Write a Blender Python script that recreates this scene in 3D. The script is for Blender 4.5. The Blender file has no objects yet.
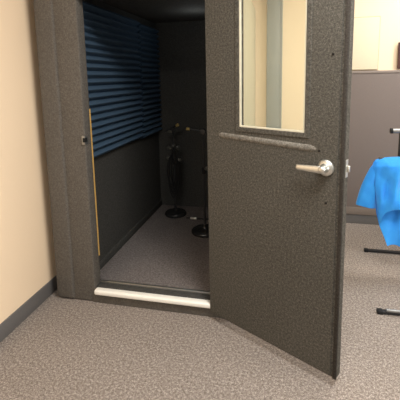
import bpy, bmesh, math, random
from mathutils import Vector, Matrix
random.seed(7)
C = bpy.context.scene.collection
PI = math.pi

# ------------------------------------------------------------------ materials
def new_mat(name):
    m = bpy.data.materials.new(name); m.use_nodes = True
    nt = m.node_tree; b = nt.nodes['Principled BSDF']
    return m, nt, b

def srgb(r, g, b):
    f = lambda c: (c/255/12.92) if c/255 <= .04045 else ((c/255+.055)/1.055)**2.4
    return (f(r), f(g), f(b), 1)

def plain(name, col, rough=.5, metal=0, bump=0, bscale=80, var=0, sheen=0):
    m, nt, b = new_mat(name)
    b.inputs['Base Color'].default_value = col
    b.inputs['Roughness'].default_value = rough
    b.inputs['Metallic'].default_value = metal
    if sheen: b.inputs['Sheen Weight'].default_value = sheen
    tc = nt.nodes.new('ShaderNodeTexCoord')
    no = nt.nodes.new('ShaderNodeTexNoise'); no.inputs['Scale'].default_value = bscale
    no.inputs['Detail'].default_value = 4
    nt.links.new(tc.outputs['Object'], no.inputs['Vector'])
    if var:
        r = nt.nodes.new('ShaderNodeValToRGB')
        r.color_ramp.elements[0].position = .3; r.color_ramp.elements[1].position = .7
        r.color_ramp.elements[0].color = tuple(c*(1-var) for c in col[:3])+(1,)
        r.color_ramp.elements[1].color = tuple(min(1, c*(1+var)) for c in col[:3])+(1,)
        nt.links.new(no.outputs['Fac'], r.inputs['Fac'])
        nt.links.new(r.outputs['Color'], b.inputs['Base Color'])
    if bump:
        bp = nt.nodes.new('ShaderNodeBump'); bp.inputs['Strength'].default_value = bump
        bp.inputs['Distance'].default_value = .004
        nt.links.new(no.outputs['Fac'], bp.inputs['Height'])
        nt.links.new(bp.outputs['Normal'], b.inputs['Normal'])
    return m

def fabric(name, dark, mid, light, scale=170, bump=.6, big=.12, lo=.32, hi=.68, sheen=0):
    """speckled felt / carpet: fine noise picks between three tones, a slow noise varies it"""
    m, nt, b = new_mat(name)
    b.inputs['Roughness'].default_value = .95
    b.inputs['Specular IOR Level'].default_value = .12
    if sheen: b.inputs['Sheen Weight'].default_value = sheen
    tc = nt.nodes.new('ShaderNodeTexCoord')
    n1 = nt.nodes.new('ShaderNodeTexNoise'); n1.inputs['Scale'].default_value = scale; n1.inputs['Detail'].default_value = 3
    n1.inputs['Roughness'].default_value = .7
    n2 = nt.nodes.new('ShaderNodeTexNoise'); n2.inputs['Scale'].default_value = 3.0; n2.inputs['Detail'].default_value = 3
    for n in (n1, n2): nt.links.new(tc.outputs['Object'], n.inputs['Vector'])
    r = nt.nodes.new('ShaderNodeValToRGB')
    e = r.color_ramp.elements
    e[0].position = lo; e[0].color = dark
    e[1].position = hi; e[1].color = light
    k = e.new((lo+hi)/2); k.color = mid
    n3 = nt.nodes.new('ShaderNodeTexNoise'); n3.inputs['Scale'].default_value = scale*.42; n3.inputs['Detail'].default_value = 2
    nt.links.new(tc.outputs['Object'], n3.inputs['Vector'])
    av = nt.nodes.new('ShaderNodeMix'); av.inputs[0].default_value = .35
    nt.links.new(n1.outputs['Fac'], av.inputs[2]); nt.links.new(n3.outputs['Fac'], av.inputs[3])
    nt.links.new(av.outputs[0], r.inputs['Fac'])
    mr = nt.nodes.new('ShaderNodeMapRange')
    mr.inputs['From Min'].default_value = .3; mr.inputs['From Max'].default_value = .7
    mr.inputs['To Min'].default_value = 1-big; mr.inputs['To Max'].default_value = 1+big
    nt.links.new(n2.outputs['Fac'], mr.inputs['Value'])
    mx = nt.nodes.new('ShaderNodeVectorMath'); mx.operation = 'SCALE'
    nt.links.new(r.outputs['Color'], mx.inputs[0]); nt.links.new(mr.outputs['Result'], mx.inputs['Scale'])
    nt.links.new(mx.outputs['Vector'], b.inputs['Base Color'])
    bp = nt.nodes.new('ShaderNodeBump'); bp.inputs['Strength'].default_value = bump; bp.inputs['Distance'].default_value = .004
    nt.links.new(n1.outputs['Fac'], bp.inputs['Height']); nt.links.new(bp.outputs['Normal'], b.inputs['Normal'])
    return m

M = {}
M['wall'] = plain('painted beige wall', srgb(246, 222, 190), .8, bump=.08, bscale=220, var=.015)
M['wall_side'] = plain('painted beige side wall', srgb(247, 221, 188), .8, bump=.08, bscale=220, var=.015)
M['ceiling'] = plain('ceiling tile', srgb(235, 230, 220), .9, bump=.1, bscale=90, var=.02)
M['baseboard'] = plain('dark vinyl baseboard', srgb(104, 101, 99), .5, bump=.05, bscale=60, var=.04)
M['floor'] = fabric('loop pile carpet', srgb(82, 73, 67), srgb(136, 126, 118), srgb(196, 186, 178), scale=185, bump=.3, big=.04, lo=.33, hi=.67)
M['booth'] = fabric('grey booth felt', srgb(78, 73, 67), srgb(96, 91, 85), srgb(116, 111, 104), scale=200, bump=.15, big=.04)
M['door'] = fabric('grey door felt', srgb(52, 49, 45), srgb(78, 75, 69), srgb(112, 109, 101), scale=220, bump=.15, big=.05)
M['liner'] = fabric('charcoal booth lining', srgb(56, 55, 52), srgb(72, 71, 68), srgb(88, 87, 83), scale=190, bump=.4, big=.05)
M['ledge'] = fabric('door felt lit ledge', srgb(80, 76, 70), srgb(112, 108, 101), srgb(150, 145, 137), scale=165, bump=.3, big=.05)  # door felt made paler, as if the ridge catches light
M['edge_dark'] = fabric('dark felt edge', srgb(44, 41, 38), srgb(58, 54, 50), srgb(74, 70, 66), scale=200, bump=.2, big=.03)
M['boothfloor'] = fabric('booth carpet', srgb(76, 70, 68), srgb(114, 107, 104), srgb(156, 148, 144), scale=170, bump=.5, big=.08)
M['foam'] = plain('blue acoustic foam', srgb(60, 84, 106), .95, bump=.3, bscale=260, var=.1)
M['cream_clad'] = plain('olive cream cladding', srgb(196, 188, 164), .7, bump=.05, bscale=120, var=.03)
M['post'] = plain('blue grey painted steel', srgb(138, 144, 142), .5, var=.04, bscale=20)
M['white_vinyl'] = plain('white vinyl threshold', srgb(250, 247, 238), .4, var=.02, bscale=30)
M['brass'] = plain('brass strip', srgb(225, 180, 100), .45, .1, var=.1, bscale=40)
M['nickel'] = plain('satin nickel', srgb(222, 222, 216), .38, 1.0, var=.05, bscale=60)
M['alu'] = plain('dull aluminium', srgb(150, 150, 148), .4, .8, var=.05, bscale=60)
M['bead'] = plain('pale glazing bead', srgb(205, 200, 180), .4, .1, var=.04, bscale=60)
M['screw'] = plain('dark screw', srgb(38, 36, 34), .5, .6)
M['partition'] = plain('taupe grey fabric board', srgb(120, 109, 104), .85, bump=.15, bscale=300, var=.06)
M['boardtrim'] = plain('taupe board trim', srgb(140, 128, 120), .5, var=.03)
M['boardlow'] = plain('taupe kick strip', srgb(122, 110, 101), .6, var=.03)
M['cream'] = plain('cream canvas', srgb(226, 212, 184), .85, bump=.25, bscale=260, var=.04)
M['cream_edge_shade'] = plain('cream panel shaded edge', srgb(190, 172, 142), .85, var=.03)  # darkened to paint the soft shade along the panel's edge
M['brown'] = plain('dark brown wood', srgb(70, 38, 26), .5, var=.2, bscale=30)
M['paper'] = plain('cream paper', srgb(225, 212, 188), .9, var=.03)
M['black'] = plain('black powder coat', srgb(36, 36, 38), .45, var=.1, bscale=40)
M['blackrub'] = plain('black rubber', srgb(18, 18, 19), .8)
M['gold'] = plain('gold fitting', srgb(170, 150, 95), .5, .6)
M['iron'] = plain('black cast iron', srgb(48, 48, 48), .25, .3, bump=.1, bscale=200)
M['knob'] = plain('grey black plastic', srgb(84, 84, 78), .35, var=.1)
M['hollow'] = plain('black recess', srgb(12, 12, 12), .9)

def shirt_mat():
    m, nt, b = new_mat('bright blue cotton')
    b.inputs['Roughness'].default_value = .85
    b.inputs['Sheen Weight'].default_value = .25
    tc = nt.nodes.new('ShaderNodeTexCoord')
    n = nt.nodes.new('ShaderNodeTexNoise'); n.inputs['Scale'].default_value = 9; n.inputs['Detail'].default_value = 5
    nt.links.new(tc.outputs['Object'], n.inputs['Vector'])
    r = nt.nodes.new('ShaderNodeValToRGB')
    r.color_ramp.elements[0].position = .3; r.color_ramp.elements[0].color = srgb(34, 140, 234)
    r.color_ramp.elements[1].position = .7; r.color_ramp.elements[1].color = srgb(52, 164, 250)
    nt.links.new(n.outputs['Fac'], r.inputs['Fac']); nt.links.new(r.outputs['Color'], b.inputs['Base Color'])
    bp = nt.nodes.new('ShaderNodeBump'); bp.inputs['Strength'].default_value = .5; bp.inputs['Distance'].default_value = .01
    nt.links.new(n.outputs['Fac'], bp.inputs['Height']); nt.links.new(bp.outputs['Normal'], b.inputs['Normal'])
    return m
M['shirt'] = shirt_mat()
M['shirt_seam'] = plain('deep blue ribbing', srgb(18, 92, 176), .85, var=.05)

def glass_mat():
    m, nt, b = new_mat('window glass')
    b.inputs['Base Color'].default_value = (.93, .95, .9, 1)
    b.inputs['Roughness'].default_value = .02
    b.inputs['Transmission Weight'].default_value = 1
    b.inputs['IOR'].default_value = 1.45
    n = nt.nodes.new('ShaderNodeTexNoise'); n.inputs['Scale'].default_value = 5
    r = nt.nodes.new('ShaderNodeMapRange'); r.inputs['To Min'].default_value = .01; r.inputs['To Max'].default_value = .04
    nt.links.new(n.outputs['Fac'], r.inputs['Value']); nt.links.new(r.outputs['Result'], b.inputs['Roughness'])
    return m
M['glass'] = glass_mat()

# ------------------------------------------------------------------ helpers
def add_box(bm, x0, x1, y0, y1, z0, z1, bev=0, seg=2):
    vs = [bm.verts.new((x, y, z)) for x in (x0, x1) for y in (y0, y1) for z in (z0, z1)]
    q = [(0,1,3,2),(4,6,7,5),(0,4,5,1),(2,3,7,6),(0,2,6,4),(1,5,7,3)]
    fs = [bm.faces.new([vs[i] for i in f]) for f in q]
    if bev:
        es = list({e for f in fs for e in f.edges})
        bmesh.ops.bevel(bm, geom=es, offset=bev, segments=seg, profile=.5, affect='EDGES')

def frame_for(d):
    d = d.normalized()
    a = Vector((0, 0, 1)) if abs(d.z) < .9 else Vector((1, 0, 0))
    u = d.cross(a).normalized(); v = d.cross(u).normalized()
    return u, v

def add_tube(bm, pts, r, n=14, cap=True):
    pts = [Vector(p) for p in pts]
    rs = r if isinstance(r, (list, tuple)) else [r]*len(pts)
    rings = []
    for i, p in enumerate(pts):
        if i == 0: d = pts[1]-p
        elif i == len(pts)-1: d = p-pts[i-1]
        else: d = (pts[i+1]-p).normalized()+(p-pts[i-1]).normalized()
        if i == 0: u, v = frame_for(d)
        else:
            dn = d.normalized(); u = (u-u.dot(dn)*dn).normalized(); v = dn.cross(u)
        rings.append([bm.verts.new(p+rs[i]*(math.cos(2*PI*k/n)*u+math.sin(2*PI*k/n)*v)) for k in range(n)])
    for a, b in zip(rings, rings[1:]):
        for k in range(n):
            bm.faces.new((a[k], a[(k+1) % n], b[(k+1) % n], b[k]))
    if cap:
        bm.faces.new(rings[0][::-1]); bm.faces.new(rings[-1])

def add_lathe(bm, prof, origin=(0, 0, 0), axis=Vector((0, 0, 1)), n=32):
    """prof: list of (radius, distance along axis)"""
    o = Vector(origin); axis = axis.normalized(); u, v = frame_for(axis)
    rings = []
    for r, h in prof:
        if r < 1e-6: rings.append([bm.verts.new(o+axis*h)])
        else: rings.append([bm.verts.new(o+axis*h+r*(math.cos(2*PI*k/n)*u+math.sin(2*PI*k/n)*v)) for k in range(n)])
    for a, b in zip(rings, rings[1:]):
        for k in range(n):
            k2 = (k+1) % n
            if len(a) == 1 and len(b) == 1: continue
            if len(a) == 1: bm.faces.new((a[0], b[k2], b[k]))
            elif len(b) == 1: bm.faces.new((a[k], a[k2], b[0]))
            else: bm.faces.new((a[k], a[k2], b[k2], b[k]))

def obj(name, bm, mat, parent=None, smooth=False, bevel=0):
    bmesh.ops.recalc_face_normals(bm, faces=bm.faces[:])
    me = bpy.data.meshes.new(name); bm.to_mesh(me); bm.free()
    me.materials.append(mat)
    if smooth:
        for p in me.polygons: p.use_smooth = True
    o = bpy.data.objects.new(name, me); C.objects.link(o)
    if smooth:
        try:
            me.set_sharp_from_angle(angle=math.radians(40))
        except Exception: pass
    if bevel:
        mo = o.modifiers.new('bevel', 'BEVEL'); mo.width = bevel; mo.segments = 3; mo.limit_method = 'ANGLE'
    if parent: o.parent = parent
    return o

def box(name, mat, b, parent=None, bev=0, seg=2):
    bm = bmesh.new(); add_box(bm, *b, bev=bev, seg=seg)
    return obj(name, bm, mat, parent, smooth=bool(bev))

def tube(name, mat, pts, r, parent=None, n=14):
    bm = bmesh.new(); add_tube(bm, pts, r, n); return obj(name, bm, mat, parent, smooth=True)

def thing(name, label, cat, loc=(0, 0, 0), rz=0, group=None):
    o = bpy.data.objects.new(name, None); C.objects.link(o)
    o.location = loc; o.rotation_euler = (0, 0, rz); o.empty_display_size = .1
    o['label'] = label; o['category'] = cat
    if group: o['group'] = group
    return o

def tag(o, label, cat, group=None):
    o['label'] = label; o['category'] = cat
    if group: o['group'] = group
    return o

def struct(o, label=None):
    o['kind'] = 'structure'
    if label: o['label'] = label; 
    return o

# ------------------------------------------------------------------ room shell
WL = -1.595     # left wall face
WB = 3.83       # back wall face
s = struct(box('floor', M['floor'], (-1.75, 4.2, -2.2, 4.0, -.12, 0)), 'grey beige speckled loop pile carpet floor'); s['category'] = 'floor'
s = struct(box('wall_left', M['wall_side'], (-1.75, WL, -2.2, 3.98, 0, 2.75)), 'warm beige painted wall left of the booth'); s['category'] = 'wall'
s = struct(box('wall_back', M['wall'], (WL, 4.2, WB, 3.98, 0, 2.75)), 'beige painted wall behind the booth and grey board'); s['category'] = 'wall'
s = struct(box('ceiling', M['ceiling'], (-1.75, 4.2, -2.2, 3.98, 2.75, 2.85)), 'off-white ceiling'); s['category'] = 'ceiling'
bm = bmesh.new(); add_box(bm, WL, WL+.009, -2.2, WB, 0, .104, bev=.003)
s = struct(obj('baseboard_left', bm, M['baseboard'], smooth=True), 'dark grey baseboard along the left wall'); s['category'] = 'baseboard'
bm = bmesh.new(); add_box(bm, -.1, 4.2, WB-.009, WB, 0, .10, bev=.003)
s = struct(obj('baseboard_back', bm, M['baseboard'], smooth=True), 'dark grey baseboard below the taupe board'); s['category'] = 'baseboard'
# blue-grey vertical post on the back wall, seen through the door window
bm = bmesh.new()
add_box(bm, -.178, -.05, WB-.05, WB, 0, 2.75, bev=.004)
add_box(bm, -.05, -.027, WB-.035, WB, 0, 2.75, bev=.003)
s = struct(obj('trim_1', bm, M['post'], smooth=True), 'blue grey upright trim beside the booth, seen through the door window'); s['category'] = 'trim'

# ------------------------------------------------------------------ the booth
FY = 2.08       # booth front face
BX0, BX1 = -1.52, -.29
BY1 = 3.80
TOP = 2.16
booth = thing('vocal_booth', 'grey felt covered vocal isolation booth standing against the left wall with its door open', 'booth', ((BX0+BX1)/2, 3.0, 0))
booth_inv = Matrix.Translation((-(BX0+BX1)/2, -3.0, 0))
def bpart(o):
    o.parent = booth; o.matrix_parent_inverse = booth_inv
    return o
# base plinth and floor
bpart(box('base', M['booth'], (-1.25, BX1-.005, FY+.010, BY1-.01, .0, .064), bev=.004))
bpart(box('booth_floor', M['boothfloor'], (-1.325, -.36, FY+.075, 3.76, .062, .1)))
# side walls, back, roof
bpart(box('side_wall', M['booth'], (BX0, -1.385, FY, BY1, .008, TOP), bev=.018, seg=4))
o = bpart(box('wall_lining', M['liner'], (-1.385, -1.325, FY+.06, 3.76, .062, 2.06)))
o['label'] = 'charcoal inner lining'
bpart(box('side_wall', M['booth'], (-.36, BX1-.02, FY+.05, BY1, .062, TOP-.01)))
o = bpart(box('side_cladding', M['cream_clad'], (BX1-.02, BX1, FY+.02, BY1, .062, TOP-.02))); o['label'] = 'olive cream outer cladding'
bpart(box('back_wall', M['liner'], (-1.385, -.36, 3.76, BY1, .062, TOP-.01)))
bpart(box('roof', M['liner'], (-1.385, -.36, FY+.06, 3.76, 2.06, TOP-.01)))
# front frame, left jamb with rounded inner edge, header, right jamb
bpart(box('door_jamb', M['booth'], (-1.40, -1.231, FY+.013, FY+.10, .004, TOP-.01), bev=.010, seg=4))
bpart(box('door_jamb', M['booth'], (-.395, BX1, FY+.006, FY+.05, .062, TOP-.01), bev=.008, seg=3))
bpart(box('door_header', M['booth'], (-1.24, -.395, FY+.008, FY+.10, 1.985, TOP-.01), bev=.012, seg=3))
# threshold
o = bpart(box('threshold', M['white_vinyl'], (-1.228, -.40, FY-.014, FY+.035, .068, .104), bev=.012, seg=4)); o['label'] = 'white rounded threshold strip'
o = bpart(box('sill_rail', M['liner'], (-1.23, -.38, FY+.03, FY+.085, .062, .106), bev=.004)); o['label'] = 'dark rail behind the threshold'
o = bpart(box('carpet_edging', M['nickel'], (-1.23, -.38, FY+.085, FY+.103, .098, .118), bev=.003)); o['label'] = 'thin metal carpet edging'
o = bpart(box('edge_strip', M['brass'], (-1.2325, -1.229, FY+.088, FY+.1005, .30, 1.31))); o['label'] = 'thin brass coloured strip down the door jamb'
# skirting inside the booth
o = bpart(box('inner_skirting', M['liner'], (-1.325, -1.313, FY+.11, 3.76, .1, .165), bev=.004))
# strike plate
bm = bmesh.new()
add_box(bm, -1.250, -1.2288, FY+.0055, FY+.050, 1.088, 1.146, bev=.001)
o = bpart(obj('strike_plate', bm, M['alu'], smooth=True)); o['label'] = 'small metal strike plate on the jamb'
hole = box('strike_hole', M['hollow'], (-1.243, -1.2278, FY+.0045, FY+.036, 1.104, 1.132)); hole.parent = o
# wedge foam panels on the left inner wall
def foam(y0, y1, z0, n, pitch=.0508, depth=.05, base=.016):
    bm = bmesh.new(); x = -1.325
    prof = [(0, z0), (base, z0)]
    for i in range(n):
        zb = z0+i*pitch
        prof += [(base+.001, zb+.002), (depth*.93, zb+pitch*.42), (depth, zb+pitch*.52), (depth*.93, zb+pitch*.62), (base+.001, zb+pitch-.002)]
    prof += [(base, z0+n*pitch), (0, z0+n*pitch)]
    ys = [y0+(y1-y0)*k/6 for k in range(7)]
    rows = [[bm.verts.new((x+px, y, z)) for px, z in prof] for y in ys]
    for a, b in zip(rows, rows[1:]):
        for k in range(len(prof)-1):
            bm.faces.new((a[k], a[k+1], b[k+1], b[k]))
    bm.faces.new(rows[0]); bm.faces.new(rows[-1][::-1])
    return bm
bpart(obj('foam_panel', foam(FY+.12, 3.235, .945, 21), M['foam']))['label'] = 'blue wedge foam panel nearest the opening'
bpart(obj('foam_panel', foam(3.24, 3.752, .931, 21), M['foam']))['label'] = 'blue wedge foam panel in the far corner'

# ------------------------------------------------------------------ the booth door (hinged right, swung out)
A = Vector((-.434, 2.063, 0)); B = Vector((.255, 1.672, 0))
W = .793
ang = math.atan2(B.y-A.y, B.x-A.x)           # local x runs along the door, local -y faces the camera
TH = .052
D0, D1 = .05, 2.02
door = bpy.data.objects.new('door', None)
def ring(bm, x0, x1, z0, z1, ix0, ix1, iz0, iz1, y0, y1):
    """rectangular slab with a rectangular hole, thickness y0..y1"""
    def loop(y, a, b, c, d): return [bm.verts.new(p) for p in ((a, y, c), (b, y, c), (b, y, d), (a, y, d))]
    of, ob = loop(y0, x0, x1, z0, z1), loop(y1, x0, x1, z0, z1)
    jf, jb = loop(y0, ix0, ix1, iz0, iz1), loop(y1, ix0, ix1, iz0, iz1)
    for k in range(4):
        k2 = (k+1) % 4
        bm.faces.new((of[k], of[k2], jf[k2], jf[k])); bm.faces.new((ob[k2], ob[k], jb[k], jb[k2]))
        bm.faces.new((of[k2], of[k], ob[k], ob[k2])); bm.faces.new((jf[k], jf[k2], jb[k2], jb[k]))
gx0, gx1, gz0, gz1 = .236, .600, 1.237, 1.93
bm = bmesh.new()
ring(bm, 0, W, D0, D1, gx0-.012, gx1+.012, gz0-.012, gz1+.012, .006, TH)
door = obj('door', bm, M['door'], bevel=.006)
door.location = (A.x, A.y, 0); door.rotation_euler = (0, 0, ang)
bpart(door)
door['label'] = 'thick grey felt door swung open towards the room'
# padded inner panel on the face turned to the camera, with stepped border
bm = bmesh.new(); ring(bm, .0, W-.028, D0+.004, D1-.02, gx0-.012, gx1+.012, gz0-.012, gz1+.012, 0, .014)
obj('inner_panel', bm, M['door'], door, bevel=.006)
o = box('edge_trim', M['edge_dark'], (W-.017, W+.001, -.001, .012, D0+.001, D1), door, bev=.003); o['label'] = 'darker strip along the free edge'
# rounded ledge under the window, felt covered
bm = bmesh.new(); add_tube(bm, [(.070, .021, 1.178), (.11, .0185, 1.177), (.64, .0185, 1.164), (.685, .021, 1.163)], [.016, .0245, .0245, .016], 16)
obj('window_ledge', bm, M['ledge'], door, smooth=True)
bm = bmesh.new(); ring(bm, gx0-.030, gx1+.030, gz0-.030, gz1+.030, gx0-.004, gx1+.004, gz0-.004, gz1+.004, -.004, .004)
obj('window_surround', bm, M['door'], door, bevel=.004)
bm = bmesh.new(); ring(bm, gx0-.006, gx1+.006, gz0-.006, gz1+.006, gx0+.004, gx1-.004, gz0+.004, gz1-.004, .000, .012)
o = obj('glazing_bead', bm, M['bead'], door, bevel=.002); o['label'] = 'pale bead around the glass'
o = box('glass_pane', M['glass'], (gx0-.004, gx1+.004, .014, .019, gz0-.004, gz1+.004), door); o['label'] = 'clear glass pane'
o = box('glass_pane', M['glass'], (gx0-.004, gx1+.004, .038, .043, gz0-.004, gz1+.004), door); o['label'] = 'clear glass pane'
# lever handle facing the camera
def lever(side, nm_label):
    y0 = 0 if side < 0 else TH
    s_ = side
    hx, hz = .713, 1.083
    ax = Vector((0, s_, 0))
    bm = bmesh.new()
    add_lathe(bm, [(0, 0), (.038, 0), (.0385, .005), (.036, .010), (.030, .014), (.022, .017), (.017, .026), (.0165, .040), (.015, .052), (.011, .056), (0, .057)], (hx, y0, hz), ax, 36)
    h = obj('lever_handle', bm, M['nickel'], door, smooth=True); h['label'] = nm_label
    bm = bmesh.new()
    rows = []
    path = [(hx+.014, .040, .018), (hx-.02, .042, .0175), (hx-.055, .042, .016), (hx-.095, .042, .0145), (hx-.120, .041, .014), (hx-.127, .040, .012)]
    n = 14
    for x, d, r in path:
        rows.append([bm.verts.new((x, y0+s_*(d+.0068*math.sin(2*PI*k/n)), hz-.003+(hx-x)*-.03+r*math.cos(2*PI*k/n))) for k in range(n)])
    for a, b in zip(rows, rows[1:]):
        for k in range(n): bm.faces.new((a[k], a[(k+1) % n], b[(k+1) % n], b[k]))
    bm.faces.new(rows[0]); bm.faces.new(rows[-1])
    bmesh.ops.recalc_face_normals(bm, faces=bm.faces[:])
    me2 = bmesh.new()
    # lever joined into the handle mesh
    tmp = bpy.data.meshes.new('tmp'); bm.to_mesh(tmp); bm.free()
    me2.from_mesh(h.data); me2.from_mesh(tmp); me2.to_mesh(h.data); me2.free(); bpy.data.meshes.remove(tmp)
    for p in h.data.polygons: p.use_smooth = True
lever(-1, 'satin nickel lever handle with round rose')
lever(1, 'satin nickel lever handle on the outer face')
# latch plate and bolt on the free edge
bm = bmesh.new(); add_box(bm, W-.001, W+.0025, .020, .044, 1.045, 1.125, bev=.001)
o = obj('latch_plate', bm, M['nickel'], door); 
bm = bmesh.new(); add_box(bm, W+.001, W+.014, .026, .040, 1.07, 1.098, bev=.003)
obj('latch_bolt', bm, M['nickel'], door, smooth=True)
for hx, hz in ((.678, 1.156), (.728, 1.585), (.718, .918)):
    bm = bmesh.new(); add_lathe(bm, [(0, 0), (.006, 0), (.005, .003), (0, .0035)], (hx, 0, hz), Vector((0, -1, 0)), 12)
    obj('screw', bm, M['screw'], door)
# hinges
for hz in (.25, 1.05, 1.85):
    bm = bmesh.new(); add_tube(bm, [(-.008, TH-.006, hz-.045), (-.008, TH-.006, hz+.045)], .007, 12)
    obj('hinge', bm, M['alu'], door, smooth=True)

# ------------------------------------------------------------------ microphone stands in the booth
def mic_stand(name, label, x, y, r, H, rz, boom_from, boom_to, clusters):
    t = thing(name, label, 'microphone stand', (x, y, .1), rz, 'microphone stands in the booth')
    bm = bmesh.new()
    add_lathe(bm, [(0, 0), (r*.96, 0), (r, .010), (r*.985, .022), (r*.90, .034), (r*.72, .040), (r*.6, .038), (r*.4, .044), (r*.2, .050), (.022, .056), (.02, .07), (0, .071)], n=40)
    obj('base', bm, M['iron'], t, smooth=True)
    bm = bmesh.new(); add_tube(bm, [(0, 0, .05), (0, 0, H*.62)], .0115, 16); obj('lower_tube', bm, M['black'], t, smooth=True)
    bm = bmesh.new(); add_tube(bm, [(0, 0, H*.6), (0, 0, H)], .008, 16); obj('upper_tube', bm, M['black'], t, smooth=True)
    bm = bmesh.new(); add_lathe(bm, [(0, 0), (.016, 0), (.02, .01), (.02, .05), (.016, .06), (0, .06)], (0, 0, H*.59), n=20); obj('clutch', bm, M['blackrub'], t, smooth=True)
    bm = bmesh.new(); add_lathe(bm, [(0, -.02), (.022, -.02), (.024, 0), (.022, .02), (0, .02)], (0, 0, H), Vector((0, 1, 0)), 20); obj('boom_joint', bm, M['black'], t, smooth=True)
    bm = bmesh.new(); add_tube(bm, [boom_from, boom_to], .0065, 12); b_ = obj('boom_arm', bm, M['black'], t, smooth=True)
    a, b = Vector(boom_from), Vector(boom_to); d = (b-a).normalized()
    bm = bmesh.new(); add_lathe(bm, [(0, 0), (.013, 0), (.016, .006), (.016, .026), (.011, .032), (0, .033)], b-d*.005, d, 16)
    o = obj('end_fitting', bm, M['gold'], b_, smooth=True); o['label'] = 'gold coloured fitting'
    for cx, cz, s_ in clusters:
        bm = bmesh.new()
        add_lathe(bm, [(0, -.02), (.012, -.02), (.018, -.01), (.018, .012), (.01, .02), (0, .02)], (cx, -.012, cz), Vector((s_, -.6, .4)), 14)
        obj('clamp_knob', bm, M['knob'], t, smooth=True)
    return t
st1 = mic_stand('microphone_stand', 'black round-base microphone stand standing in the far left corner of the booth', -1.08, 3.5, .112, .90, 0,
          (-.09, 0, .86), (.045, -.03, .93), [(-.045, .70, -1), (.045, .71, 1), (-.055, .60, -1), (.055, .58, 1), (.0, .72, .2), (-.035, .865, -1)])
# coiled cable hanging from the corner stand
pts = []
NT = 9
for k in range(NT*26):
    a = k/26*2*PI
    tw = .5+.5*math.sin(k/26*1.7)
    wd = .030+.028*tw; zz = math.cos(a)
    wd *= (1-.55*max(0, zz)**2)
    hh = .20+.035*math.sin(k/26*2.3)
    pts.append((-1.08+wd*math.sin(a)+.012*math.sin(k/26*3.1), 3.472+.012*math.cos(a*.5+k/40)-.012*(k/26/NT), .1+.69-.02*(k/26 % 2)-hh+hh*zz))
bm = bmesh.new(); add_tube(bm, pts, .0048, 8); tag(obj('coiled_cable', bm, M['blackrub'], smooth=True), 'black cable coiled over the corner microphone stand', 'cable')
st2 = mic_stand('microphone_stand', 'black round-base microphone stand half hidden behind the open door edge', -.69, 3.12, .125, .93, 0,
          (.12, .01, .915), (-.12, -.02, .95), [(.03, .6, 1)])
# thin straight microphone stand leg / plug on the booth floor
t = thing('cable_plug', 'dark audio cable end with a shiny metal plug lying on the booth floor', 'cable', (-.80, 3.40, .1))
bm = bmesh.new(); add_lathe(bm, [(0, 0), (.010, 0), (.012, .01), (.012, .06), (.008, .068), (0, .068)], (-.10, 0, .0125), Vector((1, 0, 0)), 16)
obj('plug', bm, M['nickel'], t, smooth=True)
tube('cord', M['blackrub'], [(-.035, 0, .012), (.03, .004, .010), (.1, .02, .007), (.18, .05, .007), (.26, .04, .007), (.33, .10, .007)], .006, t)
tube('plug_tip', M['iron'], [(-.10, 0, .0125), (-.14, -.004, .0125)], .005, t)

# ------------------------------------------------------------------ items on the back wall
t = thing('pin_board', 'large taupe grey fabric board fixed low on the back wall', 'board', (1.4, WB, .18))
bm = bmesh.new(); add_box(bm, -.9, .9, -.028, -.001, 0, 1.32, bev=.003); obj('panel', bm, M['partition'], t, smooth=True)
bm = bmesh.new(); add_box(bm, -.905, .905, -.034, -.001, 1.32, 1.345, bev=.004); obj('top_rail', bm, M['boardtrim'], t, smooth=True)
bm = bmesh.new(); add_box(bm, -.905, .905, -.030, -.001, -.078, 0, bev=.003); obj('bottom_rail', bm, M['boardlow'], t, smooth=True)
t = thing('wall_panel', 'pale cream fabric panel hung on the beige wall above the taupe board', 'wall panel', (.66, WB, 1.535))
bm = bmesh.new(); add_box(bm, -.2, .185, -.030, -.001, 0, .478, bev=.006, seg=3); obj('fabric_face', bm, M['cream'], t, smooth=True)
bm = bmesh.new(); ring(bm, -.207, .192, -.004, .485, -.19, .175, .01, .468, -.018, -.001); obj('edge_frame', bm, M['cream_edge_shade'], t)
t = thing('picture_frame', 'dark brown wooden picture frame at the right edge above the taupe board', 'picture frame', (1.203, WB-.03, 1.536))
bm = bmesh.new(); ring(bm, -.19, .19, 0, .24, -.16, .16, .03, .21, -.005, .012); obj('frame', bm, M['brown'], t, bevel=.003)
bm = bmesh.new(); add_box(bm, -.165, .165, .002, .010, .025, .215); obj('picture', bm, M['paper'], t)

# ------------------------------------------------------------------ stand with blue shirt
t = thing('floor_rack', 'black metal floor rack with bar feet holding the blue shirt', 'rack', (1.12, 2.8, 0))
tx, ty = -1.12, -2.8
def foot(y, x0, z=.016):
    bm = bmesh.new(); add_box(bm, tx+x0, .18, ty+y-.016, ty+y+.016, z-.012, z+.006, bev=.005); f = obj('foot_bar', bm, M['black'], t, smooth=True)
    bm = bmesh.new(); add_box(bm, tx+x0-.012, tx+x0+.02, ty+y-.018, ty+y+.018, z-.016, z+.008, bev=.003); obj('end_cap', bm, M['blackrub'], f, smooth=True)
    return f
foot(3.2, .69)
f = foot(2.335, .60)
bm = bmesh.new(); add_tube(bm, [(tx+.64, ty+2.325, .030), (tx+1.06, ty+2.325, .030)], .010, 14)
o = obj('roller', bm, M['alu'], t, smooth=True); o['label'] = 'dull silver tube along the near foot bar'
bm = bmesh.new(); add_box(bm, -.025, .025, -.47, .42, .020, .050, bev=.004); obj('base_beam', bm, M['black'], t, smooth=True)
bm = bmesh.new(); add_box(bm, -.02, .02, -.02, .02, .05, .90, bev=.004); obj('upright', bm, M['black'], t, smooth=True)
tube('cross_bar', M['black'], [(tx+.66, 0, .895), (.16, 0, .895)], .012, t)
tube('post', M['black'], [(-.318, .02, .89), (-.318, .02, 1.085)], .013, t)
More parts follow.
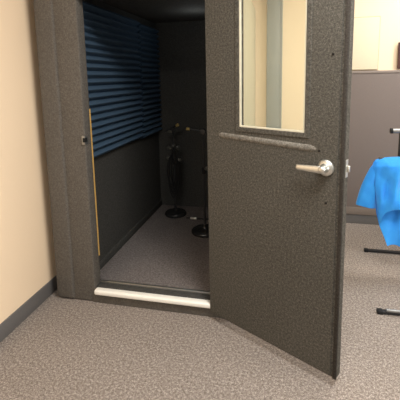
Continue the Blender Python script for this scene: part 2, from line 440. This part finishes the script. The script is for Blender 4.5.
o = tube('upper_bar', M['alu'], [(tx+.745, .02, 1.095), (.16, .02, 1.095)], .017, t); o['label'] = 'dull silver upper bar'
o2 = tube('bar_cap', M['blackrub'], [(tx+.731, .02, 1.095), (tx+.747, .02, 1.095)], .0185, o)
tube('rear_brace', M['black'], [(-.0, .02, .9), (-.0, .02, 1.09)], .013, t)

# shirt: symmetric about xc, draped over the cross bar
xc, yb, zt = .98, 2.80, .912
bm = bmesh.new()
def lerp(a, b, t_): return a+(b-a)*t_
def interp(tab, z):
    for (z0, v0), (z1, v1) in zip(tab, tab[1:]):
        if z1 <= z <= z0: return lerp(v0, v1, (z0-z)/(z0-z1) if z0 != z1 else 0)
    return tab[-1][1] if z < tab[-1][0] else tab[0][1]
left = [(.93, .66), (.90, .628), (.86, .616), (.78, .634), (.60, .652), (.50, .664), (.40, .69), (.30, .730), (.20, .765)]
NU, NV = 56, 44
def sheet(sign, hem):
    rows = []
    for j in range(NV+1):
        row = []
        for i in range(NU+1):
            u = i/NU
            zb_ = hem(u)
            v = j/NV
            z = lerp(zt, zb_, v)
            xl = interp(left, z); xr = 2*xc-xl
            x = lerp(xl, xr, u)
            edge = abs(2*u-1)
            drop = .028*edge**6 * (1-v)                       # shoulders fall a little
            fall = min(1, v*7)
            y = yb+sign*(.014+.030*fall*(1-edge**8)*1.5+.018*v)
            fold = .018*math.sin(x*46+z*7+sign)+.011*math.sin(x*83-z*16)+.013*math.sin(z*19+x*13)
            y += sign*fold*min(1, v*2.2)*(1-edge**10)
            if j == 0: y = yb+sign*.0; z += .0
            if sign < 0:                                       # scooped neckline at the front
                z -= .07*max(0, 1-((x-xc)/.095)**2)**.5*(1-v)**3 if abs(x-xc) < .095 else 0
            row.append(bm.verts.new((x, y, z-drop+(.010 if j == 0 else 0))))
        rows.append(row)
    for a, b in zip(rows, rows[1:]):
        for k in range(NU): bm.faces.new((a[k], a[k+1], b[k+1], b[k]))
    return rows
def hem_front(u):
    e = min(1, abs(2*u-1))
    return 0.57 - .15*max(0, (e-.55)/.45)**2 + .012*math.sin(u*26)
def hem_back(u): return .235 + .012*math.sin(u*17)
rf = sheet(-1, hem_front)
rb = sheet(.25, hem_back)
# sleeves
def sleeve(m):
    n, L = 22, 12
    rows = []
    top = Vector((.655, yb-.005, .845)); cuff = Vector((.594, yb+.018, .532))
    for j in range(L+1):
        v = j/L
        c = top.lerp(cuff, v); c.x += -.012*math.sin(v*PI)
        hw = lerp(.040, .070, v**.8); hd = lerp(.020, .034, v)
        row = []
        for k in range(n):
            a = 2*PI*k/n
            x = c.x+hw*math.cos(a); y = c.y+hd*math.sin(a)*(1+.22*math.sin(3*a+v*5))
            z = c.z-.010*math.cos(a)*v + (.02 if v == 0 else 0)*0
            x_ = x if m > 0 else 2*xc-x
            row.append(bm.verts.new((x_, y, z)))
        rows.append(row)
    for a, b in zip(rows, rows[1:]):
        for k in range(n): bm.faces.new((a[k], a[(k+1) % n], b[(k+1) % n], b[k]))
    # shoulder cap
    cc = bm.verts.new((top.x+.008 if m > 0 else 2*xc-top.x-.008, top.y, top.z+.035))
    for k in range(n): bm.faces.new((rows[0][k], rows[0][(k+1) % n], cc))
sleeve(1); sleeve(-1)
bmesh.ops.remove_doubles(bm, verts=bm.verts[:], dist=.0005)
shirt = obj('t_shirt', bm, M['shirt'], smooth=True)
mo = shirt.modifiers.new('thick', 'SOLIDIFY'); mo.thickness = .003; mo.offset = 0
mo = shirt.modifiers.new('sub', 'SUBSURF'); mo.levels = 1; mo.render_levels = 1
cp = [(xc+.097*math.cos(a), yb-.012-.014*abs(math.sin(a)), zt+.008+(.074*math.sin(a) if math.sin(a) < 0 else .012*math.sin(a))) for a in [2*PI*k/40 for k in range(41)]]
bm = bmesh.new(); add_tube(bm, cp, .008, 10)
o = obj('collar', bm, M['shirt_seam'], shirt, smooth=True); o['label'] = 'deeper blue ribbed neckband'
tag(shirt, 'bright blue cloth t-shirt draped over the black metal rack at right', 'shirt')

# ------------------------------------------------------------------ lights
def area(name, loc, size, power, col, rot=(0, 0, 0), sy=None):
    l = bpy.data.lights.new(name, 'AREA'); l.energy = power; l.color = col
    l.shape = 'RECTANGLE'; l.size = size; l.size_y = sy or size
    o = bpy.data.objects.new(name, l); C.objects.link(o); o.location = loc; o.rotation_euler = rot
    return o
warm = (1, .985, .95)
area('ceiling_lamp_near', (.5, .9, 2.72), 1.0, 66, warm, sy=.6)
area('ceiling_lamp_far', (1.5, 3.0, 2.72), 1.2, 34, warm, sy=.5)
area('ceiling_lamp_behind', (-.5, -.9, 2.72), 1.0, 36, warm, sy=.6)
area('side_fill', (4.1, .8, 1.6), 2.0, 88, (1, .975, .94), rot=(0, PI/2, 0), sy=2.0)  # added fill light to brighten the left wall, not an actual window
l = bpy.data.lights.new('booth_fill', 'POINT'); l.energy = .8; l.color = (.9, .97, 1); l.shadow_soft_size = .12  # weak fill light added to lift the dark booth interior
o = bpy.data.objects.new('booth_fill', l); C.objects.link(o); o.location = (-.75, 3.2, 1.93)
w = bpy.data.worlds.new('World'); bpy.context.scene.world = w; w.use_nodes = True
bg = w.node_tree.nodes['Background']; bg.inputs['Color'].default_value = (1, .94, .86, 1); bg.inputs['Strength'].default_value = .3

# ------------------------------------------------------------------ camera
f = 370.0
Zc = -Vector((50, -2437, -f)).normalized()
Yc = Vector((85, 58, -f)); Yc = (Yc-Yc.dot(Zc)*Zc).normalized()
Xc = Yc.cross(Zc)
R = Matrix((Xc, Yc, Zc))        # camera -> world
cam = bpy.data.cameras.new('camera'); co = bpy.data.objects.new('camera', cam); C.objects.link(co)
cam.sensor_fit = 'HORIZONTAL'; cam.sensor_width = 36; cam.lens = 36*f/400
cam.shift_y = -67/400; cam.clip_start = .02
co.matrix_world = Matrix.Translation((0, 0, 1.5)) @ R.to_4x4()
bpy.context.scene.camera = co
vs = bpy.context.scene.view_settings
vs.view_transform = 'Standard'; vs.look = 'None'; vs.exposure = .14
